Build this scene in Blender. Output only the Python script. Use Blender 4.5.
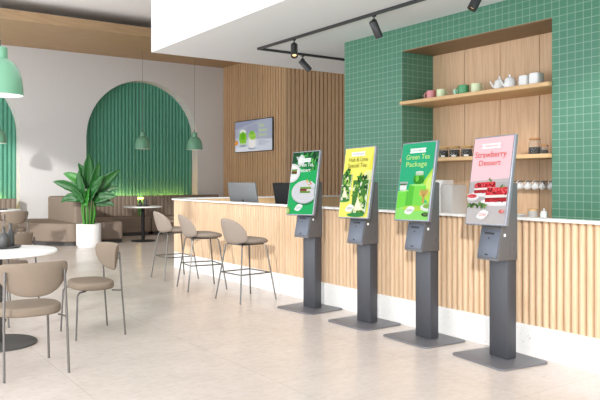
import bpy, bmesh, math, random
from mathutils import Vector, Matrix
random.seed(7)
for o in list(bpy.data.objects): bpy.data.objects.remove(o)
scene = bpy.context.scene
COL = scene.collection
PI = math.pi

# ------------------------------------------------------------------ camera
cam_d = bpy.data.cameras.new('camera'); cam = bpy.data.objects.new('camera', cam_d); COL.objects.link(cam)
YAW = math.atan(475 / 682)
cam.location = (0, 0, 1.45); cam.rotation_euler = (PI / 2, 0, -YAW)
cam_d.sensor_width = 36; cam_d.lens = 682 / 600 * 36; cam_d.shift_y = -20 / 600
cam_d.clip_start = 0.05; cam_d.clip_end = 200
scene.camera = cam
# ------------------------------------------------------------------ world, sun, exposure
world = bpy.data.worlds.new('world'); scene.world = world; world.use_nodes = True
bg = world.node_tree.nodes['Background']; bg.inputs[0].default_value = (0.88, 0.94, 1.0, 1); bg.inputs[1].default_value = 2.0
sun_d = bpy.data.lights.new('sun', 'SUN'); sun_d.energy = 5.6; sun_d.angle = math.radians(2.2); sun_d.color = (1, 0.975, 0.945)
sun = bpy.data.objects.new('sun', sun_d); COL.objects.link(sun)
sun.rotation_euler = Vector((0.68, 0.70, -0.275)).to_track_quat('-Z', 'Y').to_euler(); sun.location = (-6, -6, 5)
def area(name, loc, rot, sx, sy, power, col=(1, 1, 1)):
    d = bpy.data.lights.new(name, 'AREA'); d.shape = 'RECTANGLE'; d.size = sx; d.size_y = sy; d.energy = power; d.color = col
    o = bpy.data.objects.new(name, d); COL.objects.link(o); o.location = loc; o.rotation_euler = rot; return o
vs = scene.view_settings
scene.display_settings.display_device = 'sRGB'
vs.view_transform = 'Standard'; vs.look = 'None'; vs.gamma = 1; vs.use_curve_mapping = False
vs.exposure = -1.31
scene.cycles.caustics_reflective = False; scene.cycles.caustics_refractive = False
# area lights boosting daylight from the glazed left side; fill added behind the viewer
area('daylight_left', (-2.05, 8.5, 2.3), (0, -PI / 2, 0), 4.2, 17, 650, (.91, .955, 1))
area('fill_front', (3.0, -2.9, 2.4), (PI / 2, 0, 0), 6.6, 4.4, 800, (.9, .95, 1))  # added fill with no seen source, brightens the kiosk sides
area('fill_upward', (-2.05, 8.5, 1.0), (0, -PI / 2 - math.radians(42), 0), 1.8, 17, 1050, (.91, .955, 1))  # added fill angled up to brighten the ceiling, stands in for ground bounce

# ------------------------------------------------------------------ materials
def lin(h):
    if isinstance(h, str): h = tuple(int(h[i:i + 2], 16) for i in (0, 2, 4))
    return tuple(((c / 255) / 12.92 if c / 255 <= .04045 else ((c / 255 + .055) / 1.055) ** 2.4) for c in h) + (1,)
class N:
    def __init__(s, name):
        s.m = bpy.data.materials.new(name); s.m.use_nodes = True; s.t = s.m.node_tree; s.b = s.t.nodes['Principled BSDF']
    def n(s, ty, **k):
        x = s.t.nodes.new(ty)
        for a, v in k.items(): setattr(x, a, v)
        return x
    def l(s, a, b): s.t.links.new(a, b)
    def math(s, op, a, b=None, c=None):
        x = s.n('ShaderNodeMath', operation=op)
        for i, v in enumerate((a, b, c)):
            if v is None: continue
            if isinstance(v, (int, float)): x.inputs[i].default_value = v
            else: s.l(v, x.inputs[i])
        return x.outputs[0]
    def mix(s, f, a, b, mode='MIX'):
        x = s.n('ShaderNodeMix', data_type='RGBA', blend_type=mode)
        for i, v in ((0, f), (6, a), (7, b)):
            if isinstance(v, (int, float)): x.inputs[i].default_value = v
            elif isinstance(v, tuple): x.inputs[i].default_value = v
            else: s.l(v, x.inputs[i])
        return x.outputs[2]
    def coord(s, scale=(1, 1, 1), kind='Object'):
        tc = s.n('ShaderNodeTexCoord'); mp = s.n('ShaderNodeMapping'); mp.inputs['Scale'].default_value = scale
        s.l(tc.outputs[kind], mp.inputs[0]); return mp.outputs[0]
    def noise(s, vec, scale, detail=3, rough=.5):
        x = s.n('ShaderNodeTexNoise'); x.inputs['Scale'].default_value = scale; x.inputs['Detail'].default_value = detail
        x.inputs['Roughness'].default_value = rough; s.l(vec, x.inputs['Vector']); return x.outputs['Fac']
    def bump(s, h, strength=.2, dist=.01):
        x = s.n('ShaderNodeBump'); x.inputs['Strength'].default_value = strength; x.inputs['Distance'].default_value = dist
        s.l(h, x.inputs['Height']); s.l(x.outputs[0], s.b.inputs['Normal'])
def mat(name, col, rough=.6, metal=0., spec=.5, var=0., vs_=8., emis=0., coat=0.):
    k = N(name); c = lin(col); b = k.b
    b.inputs['Roughness'].default_value = rough; b.inputs['Metallic'].default_value = metal
    b.inputs['Specular IOR Level'].default_value = spec; b.inputs['Coat Weight'].default_value = coat
    f = k.noise(k.coord(), vs_, 4)
    v = var or .03
    k.l(k.mix(f, tuple(x * (1 - v) for x in c[:3]) + (1,), tuple(min(1, x * (1 + v)) for x in c[:3]) + (1,)), b.inputs['Base Color'])
    if emis:
        b.inputs['Emission Color'].default_value = c; b.inputs['Emission Strength'].default_value = emis
    return k.m
def fabric(name, col, weave=260):
    k = N(name); c = lin(col); b = k.b; b.inputs['Roughness'].default_value = .95; b.inputs['Specular IOR Level'].default_value = .15
    f = k.noise(k.coord(), weave, 2, .6); g = k.noise(k.coord(), 5, 2)
    a = k.mix(f, tuple(x * .68 for x in c[:3]) + (1,), tuple(min(1, x * 1.32) for x in c[:3]) + (1,))
    k.l(k.mix(k.math('MULTIPLY', g, .25), a, tuple(x * .88 for x in c[:3]) + (1,)), b.inputs['Base Color'])
    k.bump(f, .35, .002); return k.m
def wood(name, col, dark, axis='Z', grain=1., rough=.5, cell=None, cellaxis='Y', var=.12):
    """grain runs along axis; cell = board/slat pitch for a tone change from board to board"""
    k = N(name); b = k.b; b.inputs['Roughness'].default_value = rough; b.inputs['Specular IOR Level'].default_value = .3
    sc = {'X': (.6, 9, 9), 'Y': (9, .6, 9), 'Z': (9, 9, .6)}[axis]
    v = k.coord(tuple(q * grain for q in sc))
    tc = k.n('ShaderNodeTexCoord'); sp = k.n('ShaderNodeSeparateXYZ'); k.l(tc.outputs['Object'], sp.inputs[0])
    vec = v
    if cell:
        idx = k.math('FLOOR', k.math('DIVIDE', sp.outputs[cellaxis], cell))
        wn = k.n('ShaderNodeTexWhiteNoise', noise_dimensions='1D'); k.l(idx, wn.inputs['W'])
        ad = k.n('ShaderNodeVectorMath', operation='ADD'); k.l(v, ad.inputs[0])
        sv = k.n('ShaderNodeVectorMath', operation='SCALE'); k.l(wn.outputs['Color'], sv.inputs[0]); sv.inputs['Scale'].default_value = 37.
        k.l(sv.outputs[0], ad.inputs[1]); vec = ad.outputs[0]
    big = k.noise(vec, .5, 2, .5)
    wv = k.n('ShaderNodeMath', operation='FRACT'); k.l(k.math('MULTIPLY', big, 13.), wv.inputs[0])
    ring = k.math('POWER', k.math('ABSOLUTE', k.math('SUBTRACT', wv.outputs[0], .5)), 1.6)
    fine = k.noise(vec, 9, 4, .65)
    f = k.math('ADD', k.math('MULTIPLY', ring, .75), k.math('MULTIPLY', fine, .55))
    colr = k.mix(k.math('MINIMUM', f, 1.), lin(col), lin(dark))
    if cell:
        hs = k.n('ShaderNodeHueSaturation'); k.l(colr, hs.inputs['Color'])
        k.l(k.math('ADD', k.math('MULTIPLY', wn.outputs['Value'], var), 1 - var / 2), hs.inputs['Value']); colr = hs.outputs[0]
    k.l(colr, b.inputs['Base Color']); k.bump(fine, .08, .003)
    return k.m
def tiles(name, col, grout, py, pz, oy, oz):
    k = N(name); b = k.b; b.inputs['Roughness'].default_value = .32; b.inputs['Specular IOR Level'].default_value = .35
    tc = k.n('ShaderNodeTexCoord'); sp = k.n('ShaderNodeSeparateXYZ'); k.l(tc.outputs['Object'], sp.inputs[0])
    ge = k.n('ShaderNodeNewGeometry'); sn = k.n('ShaderNodeSeparateXYZ'); k.l(ge.outputs['True Normal'], sn.inputs[0])
    isx = k.math('GREATER_THAN', k.math('ABSOLUTE', sn.outputs[0]), .5)
    h = k.math('ADD', k.math('MULTIPLY', sp.outputs[1], isx), k.math('MULTIPLY', sp.outputs[0], k.math('SUBTRACT', 1., isx)))
    u = k.math('DIVIDE', k.math('SUBTRACT', h, oy), py); v = k.math('DIVIDE', k.math('SUBTRACT', sp.outputs[2], oz), pz)
    def edge(q):
        f = k.math('FRACT', q); return k.math('MINIMUM', f, k.math('SUBTRACT', 1., f))
    e = k.math('MINIMUM', edge(u), edge(v))
    line = k.n('ShaderNodeMapRange'); line.inputs[1].default_value = .025; line.inputs[2].default_value = .055; k.l(e, line.inputs[0])
    cb = k.n('ShaderNodeCombineXYZ'); k.l(k.math('FLOOR', u), cb.inputs[0]); k.l(k.math('FLOOR', v), cb.inputs[1])
    wn = k.n('ShaderNodeTexWhiteNoise', noise_dimensions='2D'); k.l(cb.outputs[0], wn.inputs['Vector'])
    c = lin(col)
    tcx = k.mix(wn.outputs['Value'], tuple(x * .975 for x in c[:3]) + (1,), tuple(x * 1.025 for x in c[:3]) + (1,))
    k.l(k.mix(line.outputs[0], lin(grout), tcx), b.inputs['Base Color'])
    k.bump(line.outputs[0], .3, .002); return k.m
def floor_mat():
    k = N('limestone floor tiles'); b = k.b; b.inputs['Specular IOR Level'].default_value = .45
    tc = k.n('ShaderNodeTexCoord'); sp = k.n('ShaderNodeSeparateXYZ'); k.l(tc.outputs['Object'], sp.inputs[0])
    def edge(o, off):
        f = k.math('FRACT', k.math('DIVIDE', k.math('SUBTRACT', o, off), 1.2)); return k.math('MINIMUM', f, k.math('SUBTRACT', 1., f))
    e = k.math('MINIMUM', edge(sp.outputs[0], 1.463), edge(sp.outputs[1], 2.89))
    line = k.math('LESS_THAN', e, .0018)
    v = k.coord()
    cl = k.noise(k.coord((1, .8, 1)), 1.1, 5, .62); fi = k.noise(v, 9, 6, .7); sp2 = k.noise(v, 55, 2, .6)
    dots = k.math('GREATER_THAN', sp2, .67)
    a = k.mix(cl, lin('cdbfb5'), lin('dfd2c9'))
    a = k.mix(k.math('MULTIPLY', fi, .5), a, lin('c8c0b9'))
    mr = k.n('ShaderNodeMapRange'); mr.inputs[1].default_value = .42; mr.inputs[2].default_value = .68; k.l(k.noise(k.coord((1, 1.5, 1)), 13, 6, .72), mr.inputs[0])
    a = k.mix(k.math('MULTIPLY', mr.outputs[0], .28), a, lin('a6958a'))
    m2 = k.n('ShaderNodeMapRange'); m2.inputs[1].default_value = .35; m2.inputs[2].default_value = .7; k.l(k.noise(k.coord((1, 1.2, 1)), 2.3, 4, .6), m2.inputs[0])
    a = k.mix(k.math('MULTIPLY', m2.outputs[0], .25), a, lin('b3a49a'))
    a = k.mix(k.math('MULTIPLY', line, .45), a, lin('8f8377'))
    k.l(a, b.inputs['Base Color'])
    r = k.n('ShaderNodeMapRange'); r.inputs[3].default_value = .22; r.inputs[4].default_value = .28; k.l(cl, r.inputs[0]); k.l(r.outputs[0], b.inputs['Roughness'])
    return k.m
def glass_mat(name, col='ffffff'):
    k = N(name); k.b.inputs['Base Color'].default_value = lin(col); k.b.inputs['Transmission Weight'].default_value = .93
    k.b.inputs['Roughness'].default_value = .03; k.b.inputs['IOR'].default_value = 1.15; return k.m
def speckle(name, col, dot, rough=.4):
    k = N(name); b = k.b; b.inputs['Roughness'].default_value = rough
    f = k.noise(k.coord(), 45, 2, .5)
    k.l(k.mix(k.math('MULTIPLY', k.math('GREATER_THAN', f, .69), .5), lin(col), lin(dot)), b.inputs['Base Color']); return k.m
M = dict(
    floor=floor_mat(), paint=mat('white wall paint', 'dbd9d7', .85, spec=.2, var=.015), soffit=mat('white soffit paint', 'ededed', .8, spec=.2, var=.01),
    ceil=mat('ceiling paint', 'fbfaf9', .9, spec=.1, var=.01),
    beam=wood('oak ceiling panel', 'bfa17d', '8f7150', 'X', .9), slat=wood('walnut toned slats', 'dfbd97', 'b48f69', 'Z', 1., cell=.13, cellaxis='Y', var=.1),
    slatb=wood('walnut toned slats facing', 'dfbd97', 'b48f69', 'Z', 1., cell=.13, cellaxis='X', var=.1),
    slatback=mat('dark slat backing', '6b4a30', .8), pine=wood('pale ash slats', 'ddc3a5', 'bb9872', 'Z', 1.2, cell=.065, cellaxis='Y', var=.13),
    pinex=wood('pale ash return', 'e8c697', 'd0a572', 'Z', 1.2, cell=.065, cellaxis='X', var=.1), pineback=mat('groove backing', 'b98a5a', .8),
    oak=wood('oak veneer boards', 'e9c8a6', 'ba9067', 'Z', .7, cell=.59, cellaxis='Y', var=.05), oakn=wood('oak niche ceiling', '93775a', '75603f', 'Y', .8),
    shelf=wood('oak shelf', 'dfba8c', 'c59d6f', 'Y', 1.), tile=tiles('green square tiles', '508269', '84a393', .093, .082, 4.277, 1.554),
    plinth=speckle('white terrazzo', 'efeeeb', 'b9aea4'), counter=speckle('white stone worktop', 'f4f3f1', 'd9d6d2', .25),
    flute=mat('green fluted panel', '579a81', .45, spec=.3), led=mat('warm led strip', 'ffc060', .5, emis=85.),
    fab=fabric('beige chair fabric', '837567'), fab2=fabric('taupe stool fabric', '94887d'), sofa=fabric('taupe banquette fabric', '8c7d70', 140),
    steel=mat('grey painted steel', '5e5a57', .4, .4), chrome=mat('brushed steel', '6c6b68', .36, .85), dark=mat('dark metal', '3c3c3d', .45, .3),
    base=mat('charcoal table base', '4c4a48', .55, .2), black=mat('black metal', '1a1a1c', .6, spec=.2), white=mat('white laminate', 'f2f1ef', .35), top=mat('white table top', 'f4f3f1', .3),
    ceram=mat('grey ceramic', '454443', .45), dceram=mat('charcoal ceramic', '3a3a3a', .5), pot=mat('white planter', 'efeeec', .45), soil=mat('potting soil', '3b2a1f', .95, var=.3, vs_=60),
    mint=mat('mint green enamel', '65987a', .38, coat=.3), mintin=mat('white enamel inside', 'f2f1ec', .6), cord=mat('grey cable', '77736e', .6),
    kmetal=mat('slate grey powder coat', '4a4b50', .42, .35), khouse=mat('slate grey housing lightened', '605f60', .45, .25), kdoor=mat('blue grey door panel', '5e636e', .38, .35), kframe=mat('silver grey bezel', '85878f', .35, .5), slot=mat('black slot', '101012', .4),  # housing grey lightened in colour to make up for its unlit side
    kbase=mat('grey base plate', '75757a', .45, .4), track=mat('black track', '3b3b3c', .4, .3), lens=mat('warm spot lens', 'ffdca0', .3, emis=3.),
    wceram=mat('white porcelain', 'f0f0f0', .25), pink=mat('pink mug glaze', 'd98c90', .3), pale=mat('pale green mug glaze', 'dbe8bd', .3), green=mat('green mug glaze', '4f9c69', .3),
    mintm=mat('mint mug glaze', 'bfe0cb', .3), brass=mat('brass knob', 'c8a052', .3, .8), cork=mat('cork', 'b98455', .9, var=.15, vs_=90), clothy=mat('wicker lid', 'caa266', .9, var=.2, vs_=120),
    coffee=mat('coffee beans', '35221a', .7, var=.5, vs_=150), tea=mat('dry tea leaves', '4c4a2c', .9, var=.6, vs_=120), sugar=mat('white sugar cubes', 'f2ece2', .8, var=.1, vs_=100),
    glass=glass_mat('clear glass'), paper=mat('paper label', 'e9e6df', .8), silver=mat('silver monitor shell', '77797b', .5, .35), laplogo=mat('dark logo', '2b2b2e', .3),
    leaf=mat('glossy green leaf', '1f5a22', .42, var=.25, vs_=6), leafl=mat('fresh green leaf', '357d2a', .42, var=.2, vs_=6), stem=mat('green stem', '4a8c34', .5, var=.2),
    tvb=mat('tv bezel', '2b2d33', .35), plin=mat('dark sofa plinth', '4b4846', .7), gmach=mat('light grey appliance', 'b9b5b1', .4),
)
_em = {}
def emat(h, e=.62):
    """colour shown by a lit display"""
    if h not in _em:
        k = N('display colour ' + h); c = lin(h); k.b.inputs['Base Color'].default_value = tuple(x * .2 for x in c[:3]) + (1,); k.b.inputs['Specular IOR Level'].default_value = .12
        k.b.inputs['Roughness'].default_value = .3; k.b.inputs['Emission Color'].default_value = c; k.b.inputs['Emission Strength'].default_value = SCREEN
        _em[h] = k.m
    return _em[h]
SCREEN = 1.7

# ------------------------------------------------------------------ mesh helpers
class MB:
    """collects shapes and links them as ONE mesh object"""
    def __init__(s): s.v = []; s.f = []; s.mi = []; s.mats = []
    def m(s, mt):
        if mt not in s.mats: s.mats.append(mt)
        return s.mats.index(mt)
    def add(s, vs_, fs, mt, T=None):
        b = len(s.v); i = s.m(mt)
        for p in vs_: s.v.append(tuple(T @ Vector(p)) if T is not None else tuple(p))
        for f in fs: s.f.append([b + q for q in f]); s.mi.append(i)
        return s
    def box(s, lo, hi, mt, bev=0., T=None, seg=2):
        bm = bmesh.new(); bmesh.ops.create_cube(bm, size=1)
        for v in bm.verts:
            v.co = Vector([(lo[i] + hi[i]) / 2 + v.co[i] * (hi[i] - lo[i]) for i in range(3)])
        if bev: bmesh.ops.bevel(bm, geom=bm.edges[:], offset=bev, segments=seg, profile=.5, affect='EDGES')
        return s._bm(bm, mt, T)
    def _bm(s, bm, mt, T=None):
        bm.verts.index_update()
        s.add([v.co[:] for v in bm.verts], [[v.index for v in f.verts] for f in bm.faces], mt, T); bm.free(); return s
    def prism(s, pts, z0, z1, mt, T=None, bev=0., seg=3):
        """2D outline (x, y) extruded in z"""
        bm = bmesh.new(); vv = [bm.verts.new((p[0], p[1], z0)) for p in pts]; f = bm.faces.new(vv)
        r = bmesh.ops.extrude_face_region(bm, geom=[f]); up = [g for g in r['geom'] if isinstance(g, bmesh.types.BMVert)]
        for v in up: v.co.z = z1
        bmesh.ops.recalc_face_normals(bm, faces=bm.faces[:])
        if bev:
            es = [e for e in bm.edges if abs(e.verts[0].co.z - e.verts[1].co.z) < 1e-6]
            bmesh.ops.bevel(bm, geom=es, offset=bev, segments=seg, profile=.5, affect='EDGES')
        return s._bm(bm, mt, T)
    def tube(s, path, r, mt, n=8, T=None, cap=True):
        P = [Vector(p) for p in path]; vs_ = []; fs = []; up = None
        for i, p in enumerate(P):
            d = (P[min(i + 1, len(P) - 1)] - P[max(i - 1, 0)]).normalized()
            if up is None: up = d.orthogonal().normalized()
            up = (up - d * up.dot(d)).normalized(); w = d.cross(up)
            rr = r[i] if isinstance(r, (list, tuple)) else r
            for k in range(n):
                a = 2 * PI * k / n; vs_.append(p + (up * math.cos(a) + w * math.sin(a)) * rr)
        for i in range(len(P) - 1):
            for k in range(n):
                fs.append([i * n + k, i * n + (k + 1) % n, (i + 1) * n + (k + 1) % n, (i + 1) * n + k])
        if cap: fs.append(list(range(n))[::-1]); fs.append([(len(P) - 1) * n + k for k in range(n)])
        return s.add(vs_, fs, mt, T)
    def lathe(s, prof, mt, n=32, T=None):
        """profile (radius, z) turned round the z axis"""
        vs_ = []; fs = []; rows = []
        for r, z in prof:
            if r < 1e-5: rows.append([len(vs_)]); vs_.append((0, 0, z))
            else:
                rows.append(list(range(len(vs_), len(vs_) + n)))
                for k in range(n): a = 2 * PI * k / n; vs_.append((r * math.cos(a), r * math.sin(a), z))
        for A, B in zip(rows, rows[1:]):
            for k in range(n):
                k2 = (k + 1) % n
                if len(A) == 1 and len(B) == 1: continue
                if len(A) == 1: fs.append([A[0], B[k2], B[k]])
                elif len(B) == 1: fs.append([A[k], A[k2], B[0]])
                else: fs.append([A[k], A[k2], B[k2], B[k]])
        return s.add(vs_, fs, mt, T)
    def pillow(s, pts, thick, fn, mt, rings=7, pw=4, T=None):
        """closed outline filled as a padded shell; fn(x, y, off) -> 3D point"""
        n = len(pts); cx = sum(p[0] for p in pts) / n; cy = sum(p[1] for p in pts) / n; vs_ = []; fs = []
        R = [0] + [math.sin(PI / 2 * i / rings) for i in range(1, rings + 1)]
        for side in (1, -1):
            vs_.append(fn(cx, cy, side * thick / 2))
            for r in R[1:]:
                o = side * thick / 2 * max(0, 1 - r ** pw) ** .5
                for p in pts: vs_.append(fn(cx + (p[0] - cx) * r, cy + (p[1] - cy) * r, o))
        st = 1 + rings * n
        for sd in (0, 1):
            b = sd * st
            for k in range(n):
                f = [b, b + 1 + k, b + 1 + (k + 1) % n]; fs.append(f if sd == 0 else f[::-1])
            for i in range(rings - 1):
                for k in range(n):
                    f = [b + 1 + i * n + k, b + 1 + (i + 1) * n + k, b + 1 + (i + 1) * n + (k + 1) % n, b + 1 + i * n + (k + 1) % n]
                    fs.append(f if sd == 0 else f[::-1])
        return s.add(vs_, fs, mt, T)
    def build(s, name, parent=None, smooth=30, loc=None, weld=True):
        me = bpy.data.meshes.new(name); me.from_pydata(s.v, [], s.f)
        for m_ in s.mats: me.materials.append(m_)
        me.polygons.foreach_set('material_index', s.mi)
        if weld:
            bm = bmesh.new(); bm.from_mesh(me); bmesh.ops.remove_doubles(bm, verts=bm.verts[:], dist=1e-5)
            bmesh.ops.recalc_face_normals(bm, faces=bm.faces[:]); bm.to_mesh(me); bm.free()
        if smooth:
            me.polygons.foreach_set('use_smooth', [True] * len(me.polygons)); me.set_sharp_from_angle(angle=math.radians(smooth))
        me.update()
        o = bpy.data.objects.new(name, me); COL.objects.link(o)
        if parent: o.parent = parent
        if loc: o.location = loc
        return o
def struct(o): o['kind'] = 'structure'; return o
def tag(o, label, cat, group=None):
    o['label'] = label; o['category'] = cat
    if group: o['group'] = group
    return o
def thing(name, loc, rz, label, cat, group=None):
    o = bpy.data.objects.new(name, None); o.empty_display_size = .1; COL.objects.link(o); o.location = loc; o.rotation_euler = (0, 0, rz)
    return tag(o, label, cat, group)
def copy_tree(o, parent=None):
    c = o.copy(); COL.objects.link(c); c.parent = parent
    for ch in [x for x in list(o.children)]: copy_tree(ch, c)
    return c
def dup(o, loc, rz, label, group=None):
    c = copy_tree(o); c.location = loc; c.rotation_euler = (0, 0, rz); c['label'] = label
    if group: c['group'] = group
    return c
def ell(cx, cy, rx, ry, n=28, rot=0, pw=2):
    o = []
    for i in range(n):
        a = 2 * PI * i / n; x = rx * math.copysign(abs(math.cos(a)) ** (2 / pw), math.cos(a)); y = ry * math.copysign(abs(math.sin(a)) ** (2 / pw), math.sin(a))
        o.append((cx + x * math.cos(rot) - y * math.sin(rot), cy + x * math.sin(rot) + y * math.cos(rot)))
    return o
def rrect(x0, y0, x1, y1, r, n=5):
    o = []
    for cx, cy, a0 in ((x1 - r, y1 - r, 0), (x0 + r, y1 - r, 90), (x0 + r, y0 + r, 180), (x1 - r, y0 + r, 270)):
        for i in range(n + 1): a = math.radians(a0 + 90 * i / n); o.append((cx + r * math.cos(a), cy + r * math.sin(a)))
    return o
def smooth_poly(pts, it=2):
    for _ in range(it):
        q = []
        for i in range(len(pts)):
            a, b = pts[i], pts[(i + 1) % len(pts)]
            q += [(a[0] * .75 + b[0] * .25, a[1] * .75 + b[1] * .25), (a[0] * .25 + b[0] * .75, a[1] * .25 + b[1] * .75)]
        pts = q
    return pts
_tc = {}
def text_geo(txt):
    if txt not in _tc:
        c = bpy.data.curves.new('lettering', 'FONT'); c.body = txt; c.align_x = 'CENTER'; c.size = 1; c.resolution_u = 3; c.offset = .006
        o = bpy.data.objects.new('lettering', c); COL.objects.link(o); bpy.context.view_layer.update()
        e = o.evaluated_get(bpy.context.evaluated_depsgraph_get()); me = e.to_mesh()
        vs_ = [tuple(v.co) for v in me.vertices]; fs = [list(p.vertices) for p in me.polygons]; e.to_mesh_clear()
        bpy.data.objects.remove(o); bpy.data.curves.remove(c)
        x0 = min(v[0] for v in vs_); x1 = max(v[0] for v in vs_); y1 = max(v[1] for v in vs_)
        _tc[txt] = ([((v[0] - (x0 + x1) / 2) / (x1 - x0), v[1] / .7) for v in vs_], fs)
    return _tc[txt]
class Art:
    """flat picture built of polygons on the xz plane facing -y; u, v run 0..1"""
    def __init__(s, w, h): s.w, s.h, s.mb, s.k = w, h, MB(), 0
    def clip(s, P):
        for ax, lim, sg in ((0, 0, 1), (0, 1, -1), (1, 0, 1), (1, 1, -1)):
            out = []
            for i in range(len(P)):
                a, b = P[i - 1], P[i]; ia = (a[ax] - lim) * sg >= 0; ib = (b[ax] - lim) * sg >= 0
                if ia != ib: t = (lim - a[ax]) / (b[ax] - a[ax]); out.append((a[0] + t * (b[0] - a[0]), a[1] + t * (b[1] - a[1])))
                if ib: out.append(b)
            P = out
            if len(P) < 3: return []
        return P
    def xyz(s, u, v): return ((u - .5) * s.w, -s.k * .0001, (v - .5) * s.h)
    def poly(s, P, col):
        s.k += 1; P = s.clip(list(P))
        if len(P) >= 3: s.mb.add([s.xyz(*p) for p in P], [list(range(len(P)))], emat(col))
        return s
    def ell(s, cu, cv, ru, rv, col, rot=0, pw=2): 
        asp = s.h / s.w
        P = [((x - cu) + cu, (y - cv) / asp + cv) for x, y in ell(cu, cv, ru, rv * asp, 26, rot, pw)]
        return s.poly(P, col)
    def rect(s, a, b, c, d, col): return s.poly([(a, b), (c, b), (c, d), (a, d)], col)
    def text(s, txt, cu, v0, wid, hgt, col):
        s.k += 1; P, F_ = text_geo(txt); s.mb.add([s.xyz(cu + p[0] * wid, v0 + p[1] * hgt) for p in P], F_, emat(col)); return s
    def build(s, name, parent): return s.mb.build(name, parent, smooth=0, weld=False)

# ------------------------------------------------------------------ structure
WY = 17.8; WX = 9.665; TX = 6.4; SZ = 3.51; CZ = 5.2
def sbox(name, lo, hi, mt, bev=0.): return struct(MB().box(lo, hi, mt, bev).build(name))
sbox('floor', (-2.4, -3, -.1), (17, WY + .6, 0), M['floor'])
sbox('ceiling', (-2.4, -3, CZ), (17, WY + .6, CZ + .1), M['ceil'])
sbox('trim_1', (-2.2, 14.9, 4.75), (WX, WY, 4.96), M['beam'])                # timber panel dropped below the ceiling
sbox('trim_5', (-2.1, 15.9, 4.961), (WX, WY, CZ), M['paint'])                # fascia added above the timber panel, set back to lighten the dark gap
sbox('wall_left', (-2.3, -3, 4.8), (-2.1, WY + .6, CZ), M['paint'])          # head of the glazed left side
sbox('ceiling_soffit', (4.32, -3, SZ), (17, 10.4, CZ), M['soffit']).name = 'ceiling_soffit'
# back wall with two arched recesses
ARCH = [(2.35, 1.6), (7.2, 1.6)]; SPR = 2.57; DEP = .38
def arch_wall():
    b = MB(); p = M['paint']
    def quad(x0, x1, z0a, z0b, z1): b.add([(x0, WY, z0a), (x1, WY, z0b), (x1, WY, z1), (x0, WY, z1)], [[0, 1, 2, 3]], p)
    xs = [-2.4]; 
    for cx, r in ARCH:
        quad(xs[-1], cx - r, 0, 0, CZ)
        n = 48; pr = None
        for i in range(n + 1):
            a = PI - PI * i / n; x = cx + r * math.cos(a); z = SPR + r * math.sin(a)
            if pr:
                quad(pr[0], x, pr[1], z, CZ)
                b.add([(pr[0], WY, pr[1]), (x, WY, z), (x, WY + DEP, z), (pr[0], WY + DEP, pr[1])], [[0, 1, 2, 3]], p)
            pr = (x, z)
        for sx in (-1, 1):
            x = cx + sx * r; b.add([(x, WY, 0), (x, WY, SPR), (x, WY + DEP, SPR), (x, WY + DEP, 0)], [[0, 1, 2, 3]], p)
        xs.append(cx + r)
    quad(xs[-1], WX + .2, 0, 0, CZ)
    return struct(b.build('wall_back', smooth=0, weld=False))
arch_wall()
def fluted(cx, r, name):
    b = MB(); n = int(2 * r / .1) * 8; P = []
    for i in range(n + 1):
        x = cx - r + 2 * r * i / n; t = (i / 8) % 1
        y = WY + DEP - .002 - .035 * abs(math.sin(PI * t)) ** .8
        P.append((x, y, SPR + math.sqrt(max(0, r * r - (x - cx) ** 2))))
    for a, c in zip(P, P[1:]): b.add([(a[0], a[1], 0), (c[0], c[1], 0), (c[0], c[1], c[2]), (a[0], a[1], a[2])], [[0, 1, 2, 3]], M['flute'])
    return struct(b.build(name, smooth=60))
fluted(*ARCH[0], 'trim_2'); fluted(*ARCH[1], 'trim_3')
# slatted walls: one runs in depth, the return faces the room
def slats(name, a0, a1, fixed, axis, z1, mt, pitch=.13, rib=.084, dep=.045):
    P = []; n = int(round((a1 - a0) / pitch)); 
    for i in range(n):
        s0 = a0 + i * pitch
        P += [(s0, 0), (s0 + (pitch - rib) / 2, 0), (s0 + (pitch - rib) / 2, -dep), (s0 + (pitch + rib) / 2, -dep), (s0 + (pitch + rib) / 2, 0)]
    P += [(a1, 0), (a1, .15), (a0, .15)]
    b = MB(); T = Matrix(((0, 1, 0, fixed), (1, 0, 0, 0), (0, 0, 1, 0), (0, 0, 0, 1))) if axis == 'Y' else Matrix(((1, 0, 0, 0), (0, 1, 0, fixed), (0, 0, 1, 0), (0, 0, 0, 1)))
    return struct(b.prism(P, 0, z1, mt, T).build(name, smooth=0))
slats('wall_slatted', 14.53, WY, WX, 'Y', CZ, M['slat'])
sbox('trim_4', (WX - .045, 14.485, 0), (WX + .012, 14.53, CZ), M['slatb'])
slats('wall_slatted_return', WX + .012, 17.0, 14.53, 'X', CZ, M['slatb'])
# tiled block with the shelf niche
NY0, NY1, NZ0, NZ1, NX = 4.459, 6.777, .95, 3.195, 6.99
b = MB(); t_ = M['tile']
b.box((TX, NY1, 0), (7.3, 8.02, SZ), t_); b.box((TX, -3, 0), (7.3, NY0, SZ), t_); b.box((TX, NY0, NZ1), (7.3, NY1, SZ), t_); b.box((TX, NY0, 0), (7.3, NY1, NZ0 - .04), t_)
struct(b.build('wall_right', smooth=0, weld=False))
b = MB()
for i in range(4): b.box((NX, NY0 + .58 * i + .004, NZ0 - .04), (NX + .03, NY0 + .58 * (i + 1) - .004, NZ1), M['oak'])
b.box((NX + .012, NY0, NZ0), (NX + .03, NY1, NZ1), M['slatback'])
struct(b.build('wall_niche', smooth=0, weld=False))
sbox('ceiling_niche', (TX + .004, NY0 + .001, NZ1 - .012), (NX, NY1 - .001, NZ1 + .001), M['oakn'])

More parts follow.
